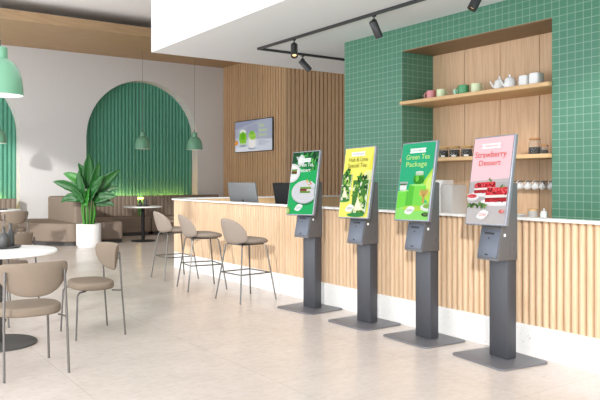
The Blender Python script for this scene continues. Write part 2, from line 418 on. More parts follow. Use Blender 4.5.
# ------------------------------------------------------------------ service counter
CX0, CY1, CR = 4.74, 11.0, .6
def counter_path(inset, y_start, x_end, step=.065):
    """front line, rounded far corner, return run; gives (x, y, nx, ny) at even steps"""
    r = CR - inset; cx = CX0 + CR; cy = CY1 - CR; out = []
    L1 = cy - y_start; L2 = r * PI / 2; L3 = x_end - cx; s = 0
    while s < L1 + L2 + L3:
        if s < L1: out.append((CX0 + inset, y_start + s, -1, 0))
        elif s < L1 + L2: a = PI - (s - L1) / r; out.append((cx + r * math.cos(a), cy + r * math.sin(a), math.cos(a), math.sin(a)))
        else: out.append((cx + s - L1 - L2, CY1 - inset, 0, 1))
        s += step
    return out
ctr = thing('service_counter', (CX0, 6, 0), 0, 'long service counter with rounded end, pale vertical wood slats and thin white ledge', 'counter')
def L(p): return (p[0] - CX0, p[1] - 6)
def band(inset_out, thick, z0, z1, name, mt, fn=None, step=.065, x_end=8.9, smooth=40):
    A = counter_path(inset_out, .6, x_end, step); P = []; 
    for q in A: P.append(L((q[0], q[1])) if not fn else fn(q))
    B = [L((q[0], q[1])) for q in counter_path(inset_out + thick, .6, x_end, .13)][::-1]
    flat = []
    for p in P: flat += p if isinstance(p, list) else [p]
    bm = bmesh.new(); vo = flat + B
    return MB().prism(vo, z0, z1, mt).build(name, ctr, smooth=smooth)
def scallop(q):
    out = []; px, py = -q[3], q[2]  # tangent
    tx, ty = q[3], -q[2]
    for u, d in ((-.5, 0), (-.41, 0), (-.39, .014), (-.28, .024), (-.12, .029), (.05, .03), (.2, .027), (.33, .019), (.39, .01), (.41, 0)):
        w = u * .065; out.append(L((q[0] + tx * w + q[2] * d, q[1] + ty * w + q[3] * d)))
    return out
band(.06, .03, .255, 1.118, 'slat_front', M['pine'], scallop, smooth=60)
band(.03, .05, 0, .255, 'plinth', M['plinth'], step=.13)
band(-.012, .14, 1.118, 1.14, 'worktop', M['counter'], step=.13)
band(.105, .62, .83, .86, 'staff_desk', M['counter'], step=.13)
band(.095, .012, .05, 1.118, 'inner_panel', M['pinex'], step=.13)

# ------------------------------------------------------------------ self-service kiosks
def kiosk_body():
    root = thing('order_kiosk', (0, 0, 0), 0, '', 'kiosk', 'self-order kiosks along the counter')
    MB().prism(rrect(-.295, -.25, .30, .255, .045), 0, .014, M['kbase'], bev=.003).build('base_plate', root)
    MB().box((-.1, -.005, .014), (.098, .1, .83), M['kmetal'], .008).build('column', root)
    prof = [(-.125, .808), (-.075, 1.07), (-.095, 1.085), (-.035, 1.43), (.085, 1.43), (.095, 1.42), (.095, .808)]
    T = Matrix(((0, 0, 1, 0), (1, 0, 0, 0), (0, 1, 0, 0), (0, 0, 0, 1)))
    h = MB().prism(prof, -.115, .115, M['khouse'], T, bev=.006, seg=2).build('housing', root)
    # face of the printer box with its slot, eye and mark
    fp = Matrix.Translation((0, -.1275, .82)) @ Matrix.Rotation(-math.atan(.05 / .25), 4, 'X')
    MB().box((-.108, -.004, .012), (.108, .006, .235), M['kdoor'], .003, fp).build('printer_door', h)
    MB().box((-.055, -.007, .196), (.05, -.003, .212), M['slot'], .002, fp).build('receipt_slot', h)
    MB().lathe([(0, 0), (.006, 0), (.006, .004), (0, .004)], M['slot'], 12, fp @ Matrix.Translation((-.005, -.004, .165)) @ Matrix.Rotation(PI / 2, 4, 'X')).build('sensor', h)
    MB().box((-.022, -.0065, .026), (.006, -.003, .038), M['slot'], .001, fp).build('scanner_mark', h)
    MB().box((.1145, -.055, 1.0), (.1175, -.035, 1.022), M['white'], .001).build('key_lock', h)
    b = MB()
    for lo, hi in (((.1145, .02, .87), (.1165, .075, .873)), ((.1145, .02, .945), (.1165, .075, .948)), ((.1145, .02, .87), (.1165, .023, .948)), ((.1145, .072, .87), (.1165, .075, .948))): b.box(lo, hi, M['kbase'])
    b.build('service_hatch', h, smooth=0, weld=False)
    fr = MB().box((-.23, 0, -.365), (.23, .036, .365), M['kframe'], .007, seg=3).build('screen_frame', root)
    MB().box((-.2, .03, -.33), (.2, .05, .33), M['kmetal'], .006).build('rear_cover', fr)
    return root, fr
PW, PH = .434, .704
def leaf_logo(a, cu, cv, txtcol, txt):
    asp = PH / PW; P = []
    for i in range(21): t = i / 20; P.append((-1 + 2 * t, math.sin(PI * t) ** .9))
    for i in range(1, 20): t = 1 - i / 20; P.append((-1 + 2 * t, -math.sin(PI * t) ** .9))
    ro = .30; Q = []
    for x, y in P: x, y = x * .165, y * .085; X = x * math.cos(ro) - y * math.sin(ro); Y = x * math.sin(ro) + y * math.cos(ro); Q.append((cu + X, cv + Y / asp))
    a.poly(Q, 'f7f7f4'); a.text(txt, cu, cv - .018, .17, .034, txtcol)
def banner(a, col, txt, v=.90):
    a.poly([(.25, v - .03), (.75, v - .03), (.72, v), (.75, v + .03), (.25, v + .03), (.28, v)], 'ffffff'); a.text(txt, .5, v - .013, .38, .026, col)
rnd = random.Random(3)
def blobs(a, n, u0, u1, v0, v1, ru, rv, cols):
    for _ in range(n): a.ell(rnd.uniform(u0, u1), rnd.uniform(v0, v1), rnd.uniform(.5, 1) * ru, rnd.uniform(.5, 1) * rv, rnd.choice(cols), rnd.uniform(0, 3))
def art_green_dessert(a):
    a.rect(0, 0, 1, 1, '10ab5b'); a.poly([(0, .62), (0, 1), (1, 1), (1, .75), (.7, .68), (.35, .75)], '0a7a3c'); a.poly([(0, .8), (0, 1), (.3, 1), (.2, .85)], '0b4a24')
    a.poly([(.55, 1), (1, 1), (1, .82), (.8, .86), (.65, .93)], '0a3d1e')
    blobs(a, 16, .45, 1, .86, 1, .09, .035, ['2f8c3c', '0f5a2a', '56b04a', '0a3a1c'])
    blobs(a, 10, .75, 1, .66, .86, .08, .02, ['2f9c3c', '0f6a2a', '56b04a'])
    a.poly([(.14, .93), (.2, .94), (.34, .86), (.3, .80)], 'b9bfbd'); a.ell(.36, .865, .13, .075, 'd3d8d6', pw=3); a.ell(.33, .875, .07, .05, 'e6e9e8', pw=3); a.ell(.36, .945, .05, .014, 'e6e9e8')
    a.ell(.05, .655, .34, .155, '09803f'); a.ell(.03, .665, .34, .155, 'd9dad9'); a.ell(.02, .67, .28, .125, 'efefed')
    a.rect(.02, .69, .24, .73, '6d8a3c'); a.rect(.02, .665, .24, .69, '6d1f26'); a.rect(.02, .645, .24, .665, '5d7a34'); a.ell(.12, .745, .10, .02, 'f4f2ea')
    a.ell(.65, .325, .50, .185, '077a3a'); a.ell(.61, .352, .50, .185, 'b4b5ba'); a.ell(.61, .362, .485, .178, 'd6d6da'); a.ell(.61, .366, .39, .14, 'bfbfc5'); a.ell(.61, .37, .38, .135, 'd2d2d7')
    a.rect(.44, .40, .86, .435, '6c9a35'); a.rect(.44, .37, .78, .40, '8a2230'); a.rect(.44, .335, .84, .37, '5f8a2e'); a.rect(.44, .40, .86, .408, '3c641f'); a.rect(.70, .365, .84, .40, 'd9cdbf')
    blobs(a, 9, .68, .86, .445, .53, .05, .018, ['c9423f', 'e8e2d0', '6aa23c', 'e0a840', 'f2efe6'])
    blobs(a, 6, .6, .85, .68, .70, .03, .012, ['2f8c2c', '6ab03c'])
    a.poly([(.86, .40), (1, .43), (1, .39)], 'b9bcc2')
    banner(a, '12904c', "TODAY'S FAVE", .865); a.text('Green Tea,', .56, .762, .62, .062, 'f2f6f2'); a.text('Dessert', .53, .675, .48, .062, 'f2f6f2')
    a.ell(.03, .05, .12, .07, '6f9a4c'); a.ell(.03, .05, .08, .045, 'a9c878'); leaf_logo(a, .46, .105, '3d6b45', 'DOWI')
def glass_of(a, cu, v0, v1, ru, seed):
    r = random.Random(seed); a.poly([(cu - ru, v1), (cu + ru, v1), (cu + ru * .86, v0 + .03), (cu + ru * .6, v0), (cu - ru * .6, v0), (cu - ru * .86, v0 + .03)], '3f7a2c')
    cols = ['dfe9c0', '2f6a26', '8ebb4a', 'f3f6df', '17451a', 'b9d46a', '5b9238', 'eef0c8']
    n = 46
    for i in range(n):
        v = v0 + .02 + (v1 - v0 - .03) * r.random(); u = cu + (r.random() * 2 - 1) * ru * .82
        a.ell(u, v, ru * r.uniform(.12, .34), r.uniform(.008, .022), r.choice(cols), r.uniform(0, 3))
    a.poly([(cu - ru * .2, v0 + (v1 - v0) * .52), (cu + ru * .5, v0 + (v1 - v0) * .14), (cu - ru * .6, v0 + (v1 - v0) * .12)], 'f0edb0')
    a.poly([(cu - ru * .2, v0 + (v1 - v0) * .47), (cu + ru * .36, v0 + (v1 - v0) * .16), (cu - ru * .45, v0 + (v1 - v0) * .15)], 'fbf8da')
    a.poly([(cu + ru * .9, v1), (cu + ru, v1), (cu + ru * .86, v0 + .03), (cu + ru * .76, v0 + .03)], 'e9f2dc')
    for i in range(14): a.ell(cu + r.uniform(-.5, .5) * ru, v1 + r.uniform(-.01, .075), ru * .24, .016, r.choice(['1f5a1c', '2f7a26', '4c962f', '123f14']), r.uniform(0, 3))
def art_lime(a):
    a.rect(0, 0, 1, 1, 'fbf36b'); a.poly([(1, .70), (.85, .60), (.9, .82), (1, .92)], 'efe750'); a.ell(.92, .58, .22, .09, 'f2ee9a'); a.ell(.92, .58, .17, .07, 'e3e7a4')
    a.ell(.1, .245, .24, .035, '3fa04a'); glass_of(a, .16, .23, .62, .19, 5); glass_of(a, .70, .03, .53, .29, 9)
    a.ell(.62, .03, .3, .03, '2f8a3e'); banner(a, '1f5133', "TODAY'S PLAN", .91); a.text('Hub & Lime', .52, .80, .66, .062, '35430f'); a.text('Special Tea', .5, .715, .66, .062, '35430f')
    leaf_logo(a, .40, .125, '4a5a4a', 'DOWI')
def art_package(a):
    a.rect(0, 0, 1, 1, '27b07c'); a.rect(0, 0, 1, .22, '8fe06a'); a.poly([(1, .66), (.78, .50), (.70, .34), (1, .2)], 'b5e24c'); a.poly([(1, .60), (.86, .50), (.84, .42), (1, .34)], 'd8ef7a'); a.poly([(0, .22), (1, .17), (1, .12), (0, .14)], '9be870')
    a.poly([(0, 0.14), (0, 0.367), (0.28, 0.39), (0.28, 0.172)], '74dc45'); a.poly([(0.28, 0.172), (0.28, 0.39), (0.4, 0.374), (0.4, 0.195)], '55b93a'); a.poly([(0, 0.367), (0.28, 0.39), (0.4, 0.374), (0.12, 0.355)], 'a2ee72')
    a.poly([(0.34, 0.172), (0.34, 0.452), (0.5, 0.437), (0.5, 0.156)], '58c238'); a.poly([(0.5, 0.156), (0.5, 0.437), (0.86, 0.437), (0.86, 0.187)], '7bdc4c'); a.poly([(0.34, 0.452), (0.5, 0.437), (0.86, 0.437), (0.72, 0.468)], 'a6f07c')
    a.ell(.56, 0.148, .36, 0.0351, 'b2d84a')
    a.poly([(0.05, 0.382), (0.05, 0.476), (0.27, 0.484), (0.26, 0.374)], 'cfd8d2'); a.rect(.05, 0.39, .26, 0.445, 'e9ece9'); a.rect(.05, 0.448, .26, 0.472, '4f6a48'); a.rect(.03, 0.476, .29, 0.495, 'aab4ae')
    a.ell(.62, 0.523, .17, 0.0663, '37a31f', pw=3); a.ell(.62, 0.507, .16, 0.0468, '2f8a1c'); a.rect(.51, 0.573, .74, 0.616, 'b9cfb0'); a.ell(.62, 0.616, .12, 0.0109, 'dfe8da'); a.ell(.57, 0.53, .05, 0.039, '6ccc3c')
    a.poly([(0.7, 0.39), (0.68, 0.328), (0.8, 0.281), (0.96, 0.328), (0.94, 0.39), (0.82, 0.367)], 'd9b668'); a.poly([(0.78, 0.296), (0.78, 0.211), (0.85, 0.211), (0.85, 0.296)], 'c79f55')
    for i in range(7): a.poly([(.70 + .04 * i, .39), (.715 + .04 * i, .39), (.80 + .006 * i, .296), (.79 + .006 * i, .296)], 'a9843f')
    a.ell(.96, 0.16, .20, 0.0468, 'e6e9e4'); a.ell(.98, 0.176, .15, 0.0312, '86b04c'); a.ell(.93, 0.0702, .12, 0.0273, '2d3a24'); a.ell(.93, 0.0741, .07, 0.0156, '5b7a3a')
    banner(a, '2a9c6c', 'SPRING MENU', .90); a.text('Green Tea', .52, .785, .72, .066, 'c6ef86'); a.text('Package', .5, .69, .64, .066, 'c6ef86'); leaf_logo(a, .44, .12, '33413a', 'DOWI')
def cake(a, u0, u1, v0, v1, seed):
    r = random.Random(seed); h = v1 - v0
    for lo, hi, c in ((0, .24, 'b8222b'), (.24, .30, '7f1420'), (.30, .48, 'f4ece6'), (.48, .80, 'c4202c')): a.poly([(u0, v0 + h * lo), (u1, v0 + h * lo + .008), (u1, v0 + h * hi + .008), (u0, v0 + h * hi)], c)
    a.poly([(u0, v0 + h * .8), (u1, v0 + h * .8 + .008), (u1 - .02, v1 + .008), (u0 + .06, v1)], 'e23a3f')
    for i in range(26): a.ell(r.uniform(u0 + .03, u1 - .03), r.uniform(v0 + h * .55, v1 - .006), .028, .011, r.choice(['7a0d18', 'e8404a', 'a5141f', 'f0656a']), r.uniform(0, 3))
    for i in range(16): a.ell(r.uniform(u0 + .03, u1 - .03), r.uniform(v0 + h * .02, v0 + h * .2), .024, .006, r.choice(['8a1620', 'd63a40']), 0)
    for k in range(5): a.ell(u0 + (u1 - u0) * .72 + r.uniform(-.03, .05), v1 + r.uniform(.005, .04), .03, .009, r.choice(['5d7a48', '86a066']), r.uniform(.6, 2.4))
def art_straw(a):
    a.rect(0, 0, 1, 1, 'f9cfd5'); a.rect(0, 0, 1, .475, 'b9b3b3'); a.poly([(0, .475), (1, .475), (1, .52), (0, .49)], 'c4bcbc'); a.poly([(0, 0), (1, 0), (1, .2), (0, .26)], 'c6c0bf')
    a.ell(.40, .345, .33, .035, 'f0eeee'); cake(a, .13, .68, .35, .475, 1); a.ell(.78, .245, .44, .045, 'e9e7e8'); a.ell(.78, .25, .40, .036, 'f7f6f6'); cake(a, .46, 1.02, .245, .41, 2)
    a.ell(.12, .30, .19, .042, 'dcd9da'); a.ell(.12, .31, .165, .034, 'f7f2f2'); a.ell(.12, .315, .13, .024, 'd64b50'); blobs(a, 8, .04, .22, .305, .325, .03, .008, ['b9232c', 'e8656a'])
    blobs(a, 34, .04, .52, .185, .225, .06, .014, ['3f5f2c', '5c7f3c', '2f4a20', '7c9a54']); a.ell(.93, .14, .07, .022, 'd5655f'); a.ell(.95, .145, .035, .014, 'f0a09a')
    banner(a, 'e8564c', "TODAY'S PLAY", .895); a.text('Strawberry', .5, .765, .82, .07, 'e03c32'); a.text('Dessert', .5, .67, .56, .062, 'e03c32'); leaf_logo(a, .46, .10, 'e0483f', 'DOWI')
KS = [('grey kiosk with a green dessert poster screen showing white plates, nearest the bar stools', 6.25, .11, 1.417, art_green_dessert),
      ('grey kiosk whose yellow screen advertises lime special tea in tall glasses', 5.303, .025, 1.426, art_lime),
      ('grey kiosk whose green screen advertises a green tea package with green blocks', 4.466, -.045, 1.440, art_package),
      ('grey kiosk whose pink screen advertises strawberry dessert with red cake slices', 3.618, -.12, 1.448, art_straw)]
kb, kfr = kiosk_body()
for i, (lab, ky, yaw, sz, art) in enumerate(KS):
    k = kb if i == 0 else copy_tree(kb)
    k.location = (4.48, ky, 0); k.rotation_euler = (0, 0, -PI / 2 + yaw); k['label'] = lab
    fr = [c for c in k.children if c.name.startswith('screen_frame')][0]
    fr.location = (0, -.098, sz); fr.rotation_euler = (-.170, -.024, 0)
    KS[i] = KS[i] + (fr,)
for lab, ky, yaw, sz, art, fr in KS:
    a = Art(PW, PH); art(a); im = a.build('screen_image', fr); im.location = (0, -.0012, 0)

# ------------------------------------------------------------------ dining chairs (built facing -y)
def dining_chair(label):
    r = thing('dining_chair', (0, 0, 0), 0, label, 'chair')
    P = ell(0, -.01, .235, .225, 36, pw=2.5)
    MB().prism(P, .435, .505, M['fab'], bev=.022, seg=4).build('seat', r, smooth=50)
    B = []
    for i in range(41):
        a = PI + PI * i / 40; B.append((.255 * math.copysign(abs(math.cos(a)) ** .8, math.cos(a)), .80 + .215 * math.sin(a) * 1.0))
    B += [(.25, .815), (.24, .83), (.215, .838), (.12, .842), (0, .844), (-.12, .842), (-.215, .838), (-.24, .83), (-.25, .815)]
    def bend(x, z, o): 
        yy = .245 - 1.7 * x * x + (z - .7) * .16; s = 3.4 * x * .5
        return (x + o * s * .8, yy + o, z)
    MB().pillow(B, .034, bend, M['fab']).build('backrest', r, smooth=60)
    for sx in (-1, 1):
        lg = MB().tube([(sx * .228, .275, 0), (sx * .222, .235, .46), (sx * .212, .215, .78)], .0095, M['steel'], 10).build('leg', r)
        MB().tube([(sx * .224, .24, .42), (sx * .19, .14, .425)], .007, M['steel']).build('bracket', lg)
        MB().tube([(sx * .214, .22, .72), (sx * .208, .195, .72)], .006, M['steel']).build('back_clip', lg)
        MB().tube([(sx * .22, -.255, 0), (sx * .205, -.235, .40), (sx * .195, -.21, .425), (sx * .16, -.13, .43)], .0095, M['steel'], 10).build('leg', r)
    return r
dc = dining_chair('beige upholstered chair in the foreground, back to the viewer, at the white table'); dc.location = (1.277, 5.475, 0); dc.rotation_euler = (0, 0, PI)
G = 'beige dining chairs'; dc['group'] = G
ch2 = dup(dc, (2.075, 6.435, 0), -PI / 2, 'beige chair turned side-on to the right of the near white table', G)
ch2.scale = (1.10, .86, 1)
dup(dc, (1.26, 7.38, 0), 0, 'beige chair behind the near table, only one thin leg showing at the left edge', G)
dup(dc, (1.72, 8.42, 0), PI + .62, 'beige chair seen just above the near white table top, right of the grey bottles', G)
dup(dc, (1.95, 10.2, 0), PI + .05, 'beige chair cut by the left edge, seen behind the grey bottles', G)
dup(dc, (3.05, 14.3, 0), PI, 'farthest chair on the left, pulled up to the cropped round table', G)
dup(dc, (6.93, 15.2, 0), PI + 1.0, 'beige chair at the black-pillar round table, half hidden behind the end stool', G)

# ------------------------------------------------------------------ bar stools
def bar_stool():
    r = thing('bar_stool', (0, 0, 0), 0, '', 'stool', 'bar stools at the counter')
    def seat(x, y, o):
        z = .72 + o + .02 * max(0, y / .22) ** 2 - (.0 if y > 0 else .012 * (y / .22) ** 2); return (x, y, z)
    MB().pillow(ell(0, -.03, .225, .24, 36, pw=2.5), .078, seat, M['fab2'], pw=5).build('seat', r, smooth=60)
    B = []
    for i in range(48):
        a = 2 * PI * i / 48; c, s_ = math.cos(a), math.sin(a)
        B.append((.232 * math.copysign(abs(c) ** .8, c), .80 + (.195 if s_ > 0 else .115) * math.copysign(abs(s_) ** (.95 if s_ > 0 else .55), s_)))
    def bend(x, z, o): 
        return (x + o * x * 2.2, .235 - 1.9 * x * x + (z - .75) * .30 - .10 * max(0, (.72 - z) / .1) ** 1.5 * .5 + o, z)
    MB().pillow(B, .045, bend, M['fab2']).build('backrest', r, smooth=60)
    MB().box((-.15, -.17, .668), (.15, .16, .682), M['chrome'], .004).build('seat_plate', r)
    tops = {(sx, sy): (sx * .165, sy * .17, .675) for sx in (-1, 1) for sy in (-1, 1)}; feet = {k: (k[0] * .26, k[1] * .265, 0) for k in tops}; zc = .33
    ring = []
    for k in ((-1, -1), (1, -1), (1, 1), (-1, 1)):
        a, f = Vector(tops[k]), Vector(feet[k]); q = f.lerp(a, zc / .675); ring.append(q)
        MB().tube([(k[0] * .12, k[1] * .13, .675), a * 1 + Vector((-k[0] * .01, -k[1] * .01, .0)), a + Vector((k[0] * .008, k[1] * .008, -.02)), f], .0095, M['chrome'], 10).build('leg', r)
    b = MB()
    for i in range(4): b.tube([ring[i], ring[(i + 1) % 4]], .008, M['chrome'], 8)
    b.build('footrest', r); return r
st = bar_stool(); st['label'] = 'taupe bar stool nearest the kiosks'; st.location = (4.205, 7.195, 0); st.rotation_euler = (0, 0, PI / 2 + .10)
st['label'] = 'taupe padded bar stool nearest the kiosks, first of the row of three'
dup(st, (4.15, 8.27, 0), PI / 2 - .16, 'taupe padded bar stool in the middle of the row of three')
dup(st, (4.245, 9.34, 0), PI / 2 - .03, 'taupe padded bar stool at the rounded far end of the counter')

# ------------------------------------------------------------------ round tables
def round_table(loc, R, h, rb, label, bm_):
    t = thing('round_table', loc, 0, label, 'table')
    MB().lathe([(0, h), (R - .01, h), (R, h - .006), (R, h - .024), (R - .02, h - .032), (0, h - .032)], M['top'], 64).build('tabletop', t, smooth=40)
    MB().lathe([(0, .02), (.04, .02), (.04, h - .033), (0, h - .033)], bm_, 24).build('pillar', t, smooth=40)
    MB().lathe([(0, 0), (rb, 0), (rb, .012), (rb - .012, .02), (0, .021)], bm_, 48).build('base_disc', t, smooth=40)
    MB().lathe([(0, h - .045), (.12, h - .045), (.12, h - .033), (0, h - .033)], bm_, 24).build('mounting_plate', t)
    return t
round_table((1.25, 6.47, 0), .50, .83, .33, 'near round white table with grey pillar, holding grey bottle vases', M['base'])
round_table((2.94, 15.4, 0), .5, .83, .3, 'round white table far left, cropped by the frame edge', M['base'])
round_table((6.19, 15.4, 0), .45, .83, .285, 'round white table on a black pillar in front of the right arch', M['black'])
def vase(loc, h, r, mt, label, group, slim=.4):
    n = r * slim
    o = MB().lathe([(0, 0), (r * .92, 0), (r, h * .06), (r, h * (.42 if slim < .4 else .55)), (r * .8, h * .62), (n, h * .72), (n, h * .97), (n * 1.15, h), (n * .8, h), (n * .75, h * .75), (0, h * .6)], mt, 28).build('bottle_vase', smooth=50)
    o.location = loc; return tag(o, label, 'vase', group)
def tray(loc, r, mt, label):
    o = MB().lathe([(0, 0), (r * .9, 0), (r, .014), (r * .97, .016), (r * .88, .006), (0, .006)], mt, 40).build('serving_tray', smooth=40); o.location = loc; return tag(o, label, 'tray')
def on(px, py, Z):  # a point on a level surface, from the survey of the photograph
    a = (px - 300) / 682; t = (Z - 1.45) / ((180 - py) / 682); return ((math.sin(YAW) + a * math.cos(YAW)) * t, (math.cos(YAW) - a * math.sin(YAW)) * t, Z)
tray((1.31, 6.70, .83), .19, M['ceram'], 'grey round tray under the grey bottle vases on the near table')
vase((1.42, 6.76, .8375), .21, .034, M['ceram'], 'taller grey bottle vase with straight body on the near table tray', 'grey bottle vases', .42)
vase((1.34, 6.66, .8375), .185, .046, M['ceram'], 'shorter pear-shaped grey bottle vase on the near table tray', 'grey bottle vases', .30)
tray((6.19, 15.4, .83), .16, M['dceram'], 'dark tray on the round table by the right arch')
vase((6.13, 15.42, .8375), .15, .045, M['dceram'], 'smaller black vase on the dark tray of the far table', 'black vases')
vase((6.245, 15.38, .8375), .22, .045, M['dceram'], 'taller black vase on the dark tray of the far table', 'black vases')
tray((2.99, 15.25, .83), .16, M['dceram'], 'dark tray on the cropped far left table')

# ------------------------------------------------------------------ upholstery along the back wall
def ribbed(x0, x1, y, thick, z0, z1, mt, pitch=.11, fade=True, T=None):
    """padded back with vertical channels, front towards -y"""
    n = max(1, round((x1 - x0) / pitch)); P = []
    for i in range(n):
        for k in range(6):
            t = k / 6; P.append((x0 + (x1 - x0) * (i + t) / n, y - .018 * math.sin(PI * t) ** .5 if 0 < k else y))
    P += [(x1, y), (x1, y + thick), (x0, y + thick)]
    return MB().prism(P, z0, z1, mt, T, bev=.006, seg=2)
bl = thing('banquette', (3.9, 16.5, 0), 0, 'curved taupe banquette with tall backrest left of the potted plant', 'banquette')
S = smooth_poly([(4.62 - 3.9, 15.14 - 16.5), (4.42 - 3.9, 15.1 - 16.5), (3.93 - 3.9, 15.62 - 16.5), (3.80 - 3.9, 16.2 - 16.5), (3.80 - 3.9, 16.8 - 16.5), (3.45 - 3.9, 17.3 - 16.5), (2.9 - 3.9, 17.6 - 16.5), (2.9 - 3.9, 17.75 - 16.5), (5.0 - 3.9, 17.75 - 16.5), (5.0 - 3.9, 15.3 - 16.5)], 2)
MB().prism(S, .08, .49, M['sofa'], bev=.035, seg=4).build('seat', bl, smooth=50)
MB().prism([(x * .97 + .02, y * .97 + .03) for x, y in S], 0, .08, M['plin']).build('plinth', bl)
def upholstered_back(lo, hi, z1, parent, lean=.05):
    b = MB().box((lo[0], lo[1], .45), (hi[0], hi[1], z1), M['sofa'], .06, seg=4)
    return b.build('backrest', parent, smooth=50)
upholstered_back((4.54 - 3.9, 15.25 - 16.5), (4.92 - 3.9, 17.5 - 16.5), 1.055, bl)
b0 = thing('banquette', (2.6, 17.3, 0), 0, 'channelled taupe banquette back in front of the left arch', 'banquette')
ribbed(-1.8, .28, .17, .16, .49, 1.0, M['sofa']).build('backrest', b0, smooth=50)
ribbed(2.9 - 3.9, 3.8 - 3.9, .97, .16, .49, 1.0, M['sofa']).build('backrest', bl, smooth=50)
MB().box((-1.8, -.42, .08), (.28, .33, .49), M['sofa'], .04, seg=3).build('seat', b0, smooth=50)
MB().box((-1.75, -.36, 0), (.2, .16, .08), M['plin']).build('plinth', b0)
b1 = thing('banquette', (6.0, 17.0, 0), 0, 'taupe L-shaped banquette with channelled back behind the potted plant', 'banquette')
S = smooth_poly([(-.95, .7), (-.95, -1.55), (-.95, -1.68), (-.83, -1.68), (-.46, -1.68), (-.33, -1.68), (-.33, -1.55), (-.33, -.2), (-.28, .0), (-.1, .02), (.95, .02), (1.07, .02), (1.07, .14), (1.07, .7)], 1)
MB().prism(S, .08, .49, M['sofa'], bev=.04, seg=4).build('seat', b1, smooth=50)
MB().prism([(x * .96, y * .97 + .03) for x, y in S], 0, .08, M['plin']).build('plinth', b1)
ribbed(-.42, .90, .55, .16, .49, 1.03, M['sofa']).build('backrest', b1, smooth=50)
b2 = thing('banquette', (8.2, 17.0, 0), 0, 'channelled taupe banquette back between the far table and the counter end', 'banquette')
ribbed(-1.08, 1.15, .55, .16, .49, 1.03, M['sofa']).build('backrest', b2, smooth=50)
MB().box((-1.1, .02, .08), (1.15, .71, .49), M['sofa'], .04, seg=3).build('seat', b2, smooth=50)
MB().box((-1.05, .08, 0), (1.1, .68, .08), M['plin']).build('plinth', b2)
for i, (cx, r) in enumerate(ARCH):
    o = MB().box((cx - r + .3, WY + .24, .93), (cx + r - .3, WY + .27, .95), M['led'], .002).build('led_strip'); tag(o, ('warm light strip glowing at the foot of the left arch', 'warm light strip glowing at the foot of the right arch')[i], 'light strip', 'arch light strips')

# ------------------------------------------------------------------ potted plant
pl = thing('potted_plant', (4.70, 14.78, 0), 0, 'tall broad-leaved green plant in a white cylindrical pot', 'plant')
MB().lathe([(0, 0), (.225, 0), (.23, .03), (.255, .035), (.26, .05), (.26, .49), (.255, .5), (.235, .5), (.23, .46), (0, .46)], M['pot'], 48).build('pot', pl, smooth=40)
MB().lathe([(0, .461), (.229, .461), (.1, .47), (0, .475)], M['soil'], 32).build('soil', pl)
CR_ = Vector((.8206, -.571, 0)); CF = Vector((.571, .8206, 0))
def plant_leaf(side, depth, hz, L_, W, tilt, bend, mt, name='leaf'):
    """side/depth: where the blade starts (m from the stem axis); blade L_ long leaning by tilt towards side"""
    b = MB(); base = Vector((side * .85, depth * .85, .46)); st_ = Vector((side, depth, hz))
    mid = base.lerp(st_, .55) + Vector((side * .3, 0, .0))
    b.tube([base, mid, st_], [.017, .014, .010], M['stem'], 6)
    n = 12; pts = []; p = st_.copy(); ang = tilt
    for i in range(n + 1):
        t = i / n; w = W * (math.sin(PI * min(1, (t * .93 + .07)) ** .85) ** .8) * (1 if t < .97 else .3)
        d = Vector((math.sin(ang), depth * .25, math.cos(ang))).normalized(); pts.append((p.copy(), d.copy(), w)); p = p + d * (L_ / n); ang += bend / n
    vs_ = []; fs = []
    for i, (q, d, w) in enumerate(pts):
        dd = math.radians(35) * (1 if depth >= 0 else -1); sd = d.cross(Vector((math.sin(dd), -math.cos(dd), 0.0))).normalized(); up = sd.cross(d).normalized()
        rp = .012 * math.sin(i * 2.1)
        for u in (-1, -.5, 0, .5, 1): vs_.append(q + sd * w * u + up * (abs(u) * w * .35 + rp * abs(u)))
    for i in range(n):
        for k in range(4): fs.append([i * 5 + k, i * 5 + k + 1, (i + 1) * 5 + k + 1, (i + 1) * 5 + k])
    b.add(vs_, fs, mt); b.tube([q for q, d, w in pts], [.006 - .0004 * i for i in range(n + 1)], M['leafl'], 5)
    o = b.build(name, pl, smooth=60); sl = o.modifiers.new('thick', 'SOLIDIFY'); sl.thickness = .004; return o
LV = [(-.05, .05, 1.30, .74, .13, .04, .02, 'leaf'), (.05, .08, 1.22, .66, .11, .22, .05, 'leaf'), (.10, .0, 1.15, .80, .12, .68, .35, 'leaf'), (.06, -.08, 1.05, .60, .13, .40, .30, 'leaf'),
      (-.12, -.02, 1.18, .70, .11, -1.0, -.5, 'leaf'), (-.10, .08, 1.25, .62, .11, -.55, -.9, 'leafl'), (-.05, -.10, 1.05, .62, .14, -.22, .0, 'leaf'), (-.10, -.06, 1.02, .52, .10, -1.1, -1.3, 'leaf'),
      (.12, -.05, .98, .54, .11, .95, .9, 'leaf'), (.10, .08, 1.10, .60, .10, .85, .9, 'leaf'), (.02, -.12, .95, .5, .11, .38, .4, 'leaf'), (-.06, -.13, .95, .42, .10, -.40, -.7, 'leaf'),
      (-.03, .1, 1.28, .60, .10, -.3, -.25, 'leaf'), (.0, -.14, .88, .40, .10, .02, .3, 'leafl'), (.12, .02, .92, .46, .09, 1.15, 1.1, 'leaf')]
for q in LV: plant_leaf(q[0], q[1], q[2], q[3], q[4], q[5], q[6], M[q[7]])
pl.rotation_euler = (0, 0, -YAW)

